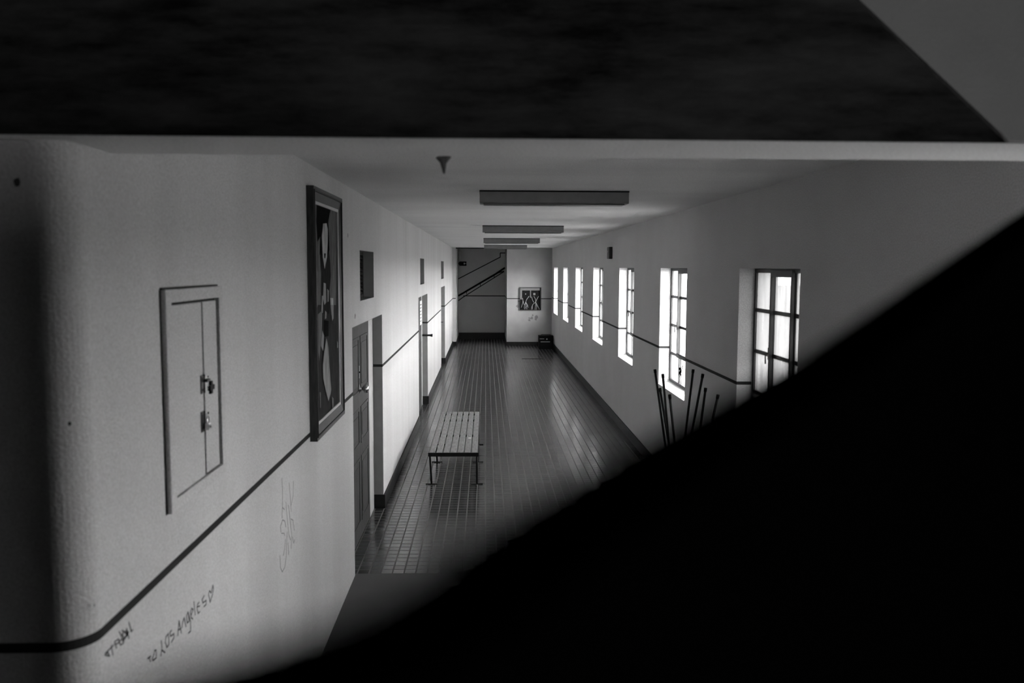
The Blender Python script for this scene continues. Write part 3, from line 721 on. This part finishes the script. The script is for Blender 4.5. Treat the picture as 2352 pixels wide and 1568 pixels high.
mb = MB(); mb.box(lx0 + 0.03, lx1 - 0.03, ly + 0.03, ly + 0.19, ZC - 0.116, ZC - 0.105, M_LAMPD, bevel=0.004)
part(mb, 'lamp_diffuser', proto, 'dark ribbed underside')
for s in (lx0 - 0.002, lx1 - 0.003):
    mb = MB(); mb.box(s, s + 0.005, ly + 0.002, ly + 0.218, ZC - 0.104, ZC, M_LAMP, bevel=0.001)
    part(mb, 'end_cap', proto)
for k, y in enumerate((13.36, 19.25, 25.25)):
    c = copy_tree(proto); c.location = (0.575, y, ZC); c['label'] = CL[k + 1]

# ------------------------------------------------------------------ slatted bench
root = empty('slatted_bench', (-0.39, 11.7, 0), 'long low slatted wooden bench on black metal legs', 'bench')
bz, by0, by1 = 0.398, 10.21, 13.13
sx = [-0.686, -0.602, -0.516, -0.430, -0.344, -0.258, -0.174, -0.090]
for k in range(7):
    mb = MB(); mb.box(sx[k] + 0.008, sx[k + 1] - 0.008, by0, by1, bz - 0.022, bz, M_BENCHW, bevel=0.004)
    part(mb, 'slat', root)
mb = MB()
for y in (by0 + 0.02, 11.42, by1 - 0.55, by1 - 0.03):
    mb.box(-0.69, -0.086, y - 0.015, y + 0.015, bz - 0.052, bz - 0.022, M_BENCHM)
for x in (-0.675, -0.10): mb.box(x - 0.012, x + 0.012, by0 + 0.035, by1 - 0.045, bz - 0.050, bz - 0.023, M_BENCHM)
mb.box(-0.692, -0.084, by0 - 0.008, by0, bz - 0.045, bz - 0.004, M_BENCHM)
part(mb, 'bench_frame', root, 'black metal rails')
for y in (by0 + 0.02, 11.42, 12.56):
    for x, dx in ((-0.672, 0.02), (-0.104, -0.0)):
        mb = MB(); mb.tube([(x, y, bz - 0.05), (x + dx, y, 0.012)], 0.013, M_BENCHM)
        mb.box(x + dx - 0.07, x + dx + 0.07, y - 0.014, y + 0.014, 0, 0.012, M_BENCHM, bevel=0.002)
        part(mb, 'bench_leg', root, 'black metal leg with a flat foot bar')
mb = MB(); mb.prism([(-0.225, 11.05, bz + 0.0006), (-0.19, 11.05, bz + 0.0006), (-0.19, 11.10, bz + 0.0006), (-0.225, 11.10, bz + 0.0006)], (0, 0, 0.001), M_PAPER)
tag(mb.build('paper_scrap'), 'tiny white scrap of paper lying on the slatted bench', 'paper')

# ------------------------------------------------------------------ upturned stools on a desk against the window wall
def stool(xc, yc, ztip, hs, h, label):
    root = empty('stool', (xc, yc, ztip - h), label, 'stool', 'upturned stools beside the windows')
    zs_ = ztip - h; top = hs - 0.11
    mb = MB(); mb.lathe([(0.10, 0), (0.108, 0.006), (0.108, 0.02), (0.10, 0.026)], (xc, yc, zs_), (0, 0, 1), M_BENCHW, n=24)
    part(mb, 'seat', root)
    for sx_ in (-1, 1):
        for sy_ in (-1, 1):
            a = (xc + sx_ * top, yc + sy_ * top, zs_ + 0.026); b = (xc + sx_ * hs, yc + sy_ * hs, ztip)
            mb = MB(); mb.tube([a, b], 0.0115, M_STOOL, n=10)
            lg = part(mb, 'leg', root)
            d = (Vector(b) - Vector(a)).normalized()
            mb = MB(); mb.tube([Vector(b) - d * 0.03, Vector(b) + d * 0.006], 0.0145, M_BLACK, n=10)
            part(mb, 'rubber_foot', lg)
    return root
stool(1.86, 8.20, 1.615, 0.19, 0.86, 'upturned dark metal stool with the highest legs, beside the second window')
stool(1.84, 7.70, 1.497, 0.215, 0.742, 'upturned dark metal stool with lower legs, tucked under the taller one')
root = empty('desk', (1.86, 7.95, 0), 'plain dark school desk under the upturned stools, hidden by the parapet', 'desk')
mb = MB(); mb.box(1.55, 2.17, 7.4, 8.5, 0.71, 0.735, M_WOOD, bevel=0.004); part(mb, 'desk_top', root)
for x in (1.60, 2.12):
    for y in (7.46, 8.44):
        mb = MB(); mb.box(x - 0.015, x + 0.015, y - 0.015, y + 0.015, 0, 0.71, M_DARKM); part(mb, 'leg', root)

# ------------------------------------------------------------------ fuse cabinet on the end wall, crate, signs
cx0, cx1, cz0, cz1 = 1.135, 1.845, 1.19, 1.95
root = empty('fuse_cabinet', (1.49, YF, cz0), 'open black fuse cabinet with loose pale wires on the end wall', 'fuse cabinet')
mb = MB(); yy = YF - 0.07
mb.box(cx0, cx1, YF - 0.004, YF, cz0, cz1, M_BLACK)
mb.box(cx0, cx0 + 0.07, yy, YF, cz0 + 0.36, cz1, M_LAMP, bevel=0.004); mb.box(cx0, cx0 + 0.03, yy, YF, cz0, cz0 + 0.36, M_BLACK)
mb.box(cx1 - 0.05, cx1, yy, YF, cz0, cz1, M_BLACK, bevel=0.004)
mb.box(cx0, cx1, yy, YF, cz1 - 0.02, cz1, M_DARKM, bevel=0.003); mb.box(cx0 + 0.07, cx1 - 0.05, yy, YF, cz1 - 0.10, cz1 - 0.02, M_LAMP)
mb.box(cx0, cx1, yy, YF, cz0, cz0 + 0.02, M_BLACK)
mb.box(1.475, 1.505, yy, YF - 0.004, cz0 + 0.42, cz1 - 0.10, M_LAMP)
part(mb, 'cabinet_body', root)
for a, b in ((1.225, 1.465), (1.515, 1.755)):
    mb = MB(); mb.box(a, b, YF - 0.05, YF - 0.004, cz0 + 0.40, cz1 - 0.11, M_BLACK, bevel=0.006)
    s = 0.03 if a > 1.4 else 0.014; xm = (a + b) / 2 - 0.02; zm = cz0 + 0.54
    pn = part(mb, 'fuse_panel', root, 'black panel')
    mb = MB()
    for q in ((xm - s, xm + s, zm - s, zm - s * .5), (xm - s, xm + s, zm + s * .5, zm + s), (xm - s, xm - s * .5, zm - s * .5, zm + s * .5), (xm + s * .5, xm + s, zm - s * .5, zm + s * .5)):
        mb.box(q[0], q[1], YF - 0.056, YF - 0.05, q[2], q[3], M_PALE)
    part(mb, 'switch', pn, 'small pale square switch')
wires = [[(1.44, 1.66), (1.36, 1.55), (1.33, 1.46), (1.38, 1.38), (1.41, 1.28)], [(1.33, 1.46), (1.29, 1.36), (1.28, 1.25)], [(1.34, 1.45), (1.34, 1.33), (1.30, 1.22)],
         [(1.22, 1.60), (1.24, 1.50), (1.22, 1.40), (1.18, 1.28)], [(1.24, 1.50), (1.27, 1.38)], [(1.60, 1.66), (1.66, 1.55), (1.66, 1.46), (1.72, 1.35), (1.79, 1.22)],
         [(1.76, 1.66), (1.70, 1.56), (1.66, 1.46), (1.66, 1.34), (1.64, 1.21)], [(1.52, 1.64), (1.56, 1.52), (1.60, 1.45)], [(1.66, 1.46), (1.58, 1.40), (1.53, 1.30), (1.52, 1.21)],
         [(1.60, 1.42), (1.55, 1.36), (1.56, 1.22)], [(1.40, 1.36), (1.36, 1.30), (1.37, 1.22)], [(1.68, 1.42), (1.70, 1.30), (1.68, 1.20)]]
for k, ws in enumerate(wires):
    mb = MB(); mb.tube([(x, YF - 0.06 - 0.012 * math.sin(j * 1.3 + k), z) for j, (x, z) in enumerate(ws)], 0.0055, M_WIRE, n=6)
    part(mb, 'wire', root, 'loose pale wire')
mb = MB(); rng = random.Random(5)
for (x, z, r) in ((1.53, 0.92, .05), (1.46, 0.86, .05), (1.70, 0.95, .06), (1.68, 0.90, .05), (1.06, 1.32, .05), (1.10, 1.48, .04), (1.45, 0.93, .03), (1.56, 1.02, .03)):
    pts = [(x + r * math.cos(t) * rng.uniform(.5, 1.3), YF - 0.001, z + r * math.sin(t) * rng.uniform(.5, 1.3)) for t in [2 * math.pi * k / 8 for k in range(8)]]
    mb.prism(pts, (0, -0.0006, 0), M_PENCIL)
structure(mb, 'wall_far_marks', 'dark scuffs on the end wall below the fuse cabinet', 'wall marks')

root = empty('equipment_box', (1.96, 27.6, 0), 'black box with pale label strips on the floor in the far right corner', 'box')
mb = MB(); mb.box(1.705, 2.17, 27.45, 27.85, 0.0, 0.43, M_BLACK, bevel=0.012); part(mb, 'box_body', root)
mb = MB(); mb.box(1.76, 2.06, 27.444, 27.45, 0.225, 0.25, M_WIRE); part(mb, 'label_strip', root, 'pale label strip')
mb = MB(); mb.box(1.73, 1.87, 27.444, 27.45, 0.325, 0.342, M_WIRE); part(mb, 'label_strip', root, 'pale label strip')
mb = MB(); mb.lathe([(0.022, 0), (0.018, 0.008)], (1.96, 27.45, 0.325), (0, -1, 0), M_PALE, n=14); part(mb, 'button', root, 'pale round button')
mb = MB(); mb.tube([(1.80, 27.65, 0.42), (1.80, 27.65, 0.455), (2.08, 27.65, 0.455), (2.08, 27.65, 0.42)], 0.012, M_BLACK); part(mb, 'carry_handle', root)

root = empty('alarm_box', (XR, 15.15, 2.77), 'small dark box high on the window wall above the third and fourth windows', 'alarm box')
mb = MB(); mb.box(XR - 0.06, XR, 15.02, 15.28, 2.77, 2.98, M_DARKM, bevel=0.01); part(mb, 'box_body', root)
mb = MB(); mb.lathe([(0.02, 0), (0.016, 0.006)], (XR - 0.06, 15.15, 2.90), (-1, 0, 0), M_WIRE, n=12); part(mb, 'indicator', root)

root = empty('direction_sign', (-0.87, YA, 2.70), 'small black pointed wall sign with pale symbol, high in the stair alcove', 'sign')
mb = MB(); mb.prism([(-1.0, YA - 0.004, 2.742), (-0.95, YA - 0.004, 2.82), (-0.70, YA - 0.004, 2.82), (-0.70, YA - 0.004, 2.66), (-0.95, YA - 0.004, 2.66)], (0, -0.03, 0), M_BLACK); part(mb, 'sign_plate', root)
mb = MB(); mb.box(-0.80, -0.765, YA - 0.040, YA - 0.034, 2.715, 2.77, M_PALE); mb.box(-0.765, -0.72, YA - 0.040, YA - 0.034, 2.735, 2.75, M_PALE); part(mb, 'sign_symbol', root, 'pale key-like symbol')
mb = MB(); mb.box(-0.985, -0.91, YA - 0.06, YA, 2.90, 3.17, M_PALE, bevel=0.01)  # plain pale box for an unidentified upright rectangle on the wall
tag(mb.build('pale_wall_box'), 'small pale upright box above the pointed sign in the alcove', 'junction box')
root = empty('handrail', (-0.2, YA, 2.0), 'dark sloping handrail on the back wall of the stair alcove', 'handrail')
mb = MB(); mb.tube([(-1.0, YA - 0.09, 1.575), (0.35, YA - 0.09, 2.37), (0.69, YA - 0.09, 2.60)], 0.032, M_BLACK, n=12); part(mb, 'rail', root)
mb = MB(); mb.tube([(0.2, YA - 0.09, 2.26), (0.45, YA - 0.085, 2.42), (0.66, YA - 0.085, 2.47)], 0.018, M_BLACK, n=8); part(mb, 'lower_rail', root)
for t in (-0.7, -0.2, 0.30):
    z = 1.575 + (t + 1.0) * (2.37 - 1.575) / 1.35
    mb = MB(); mb.tube([(t, YA, z - 0.10), (t, YA - 0.06, z - 0.10), (t, YA - 0.09, z - 0.02)], 0.012, M_BLACK, n=8); part(mb, 'bracket', root)

# dusty cobweb hanging at the back edge of the beam
mb = MB()
mb.tube([(-0.135, 2.628, 2.952), (-0.128, 2.635, 2.935), (-0.126, 2.63, 2.90)], [0.018, 0.011, 0.003], M_COB, n=7)
mb.tube([(-0.115, 2.626, 2.952), (-0.124, 2.632, 2.93)], [0.012, 0.004], M_COB, n=6)
tag(mb.build('cobweb'), 'small dark clump of dusty cobweb hanging from the beam edge', 'cobweb')
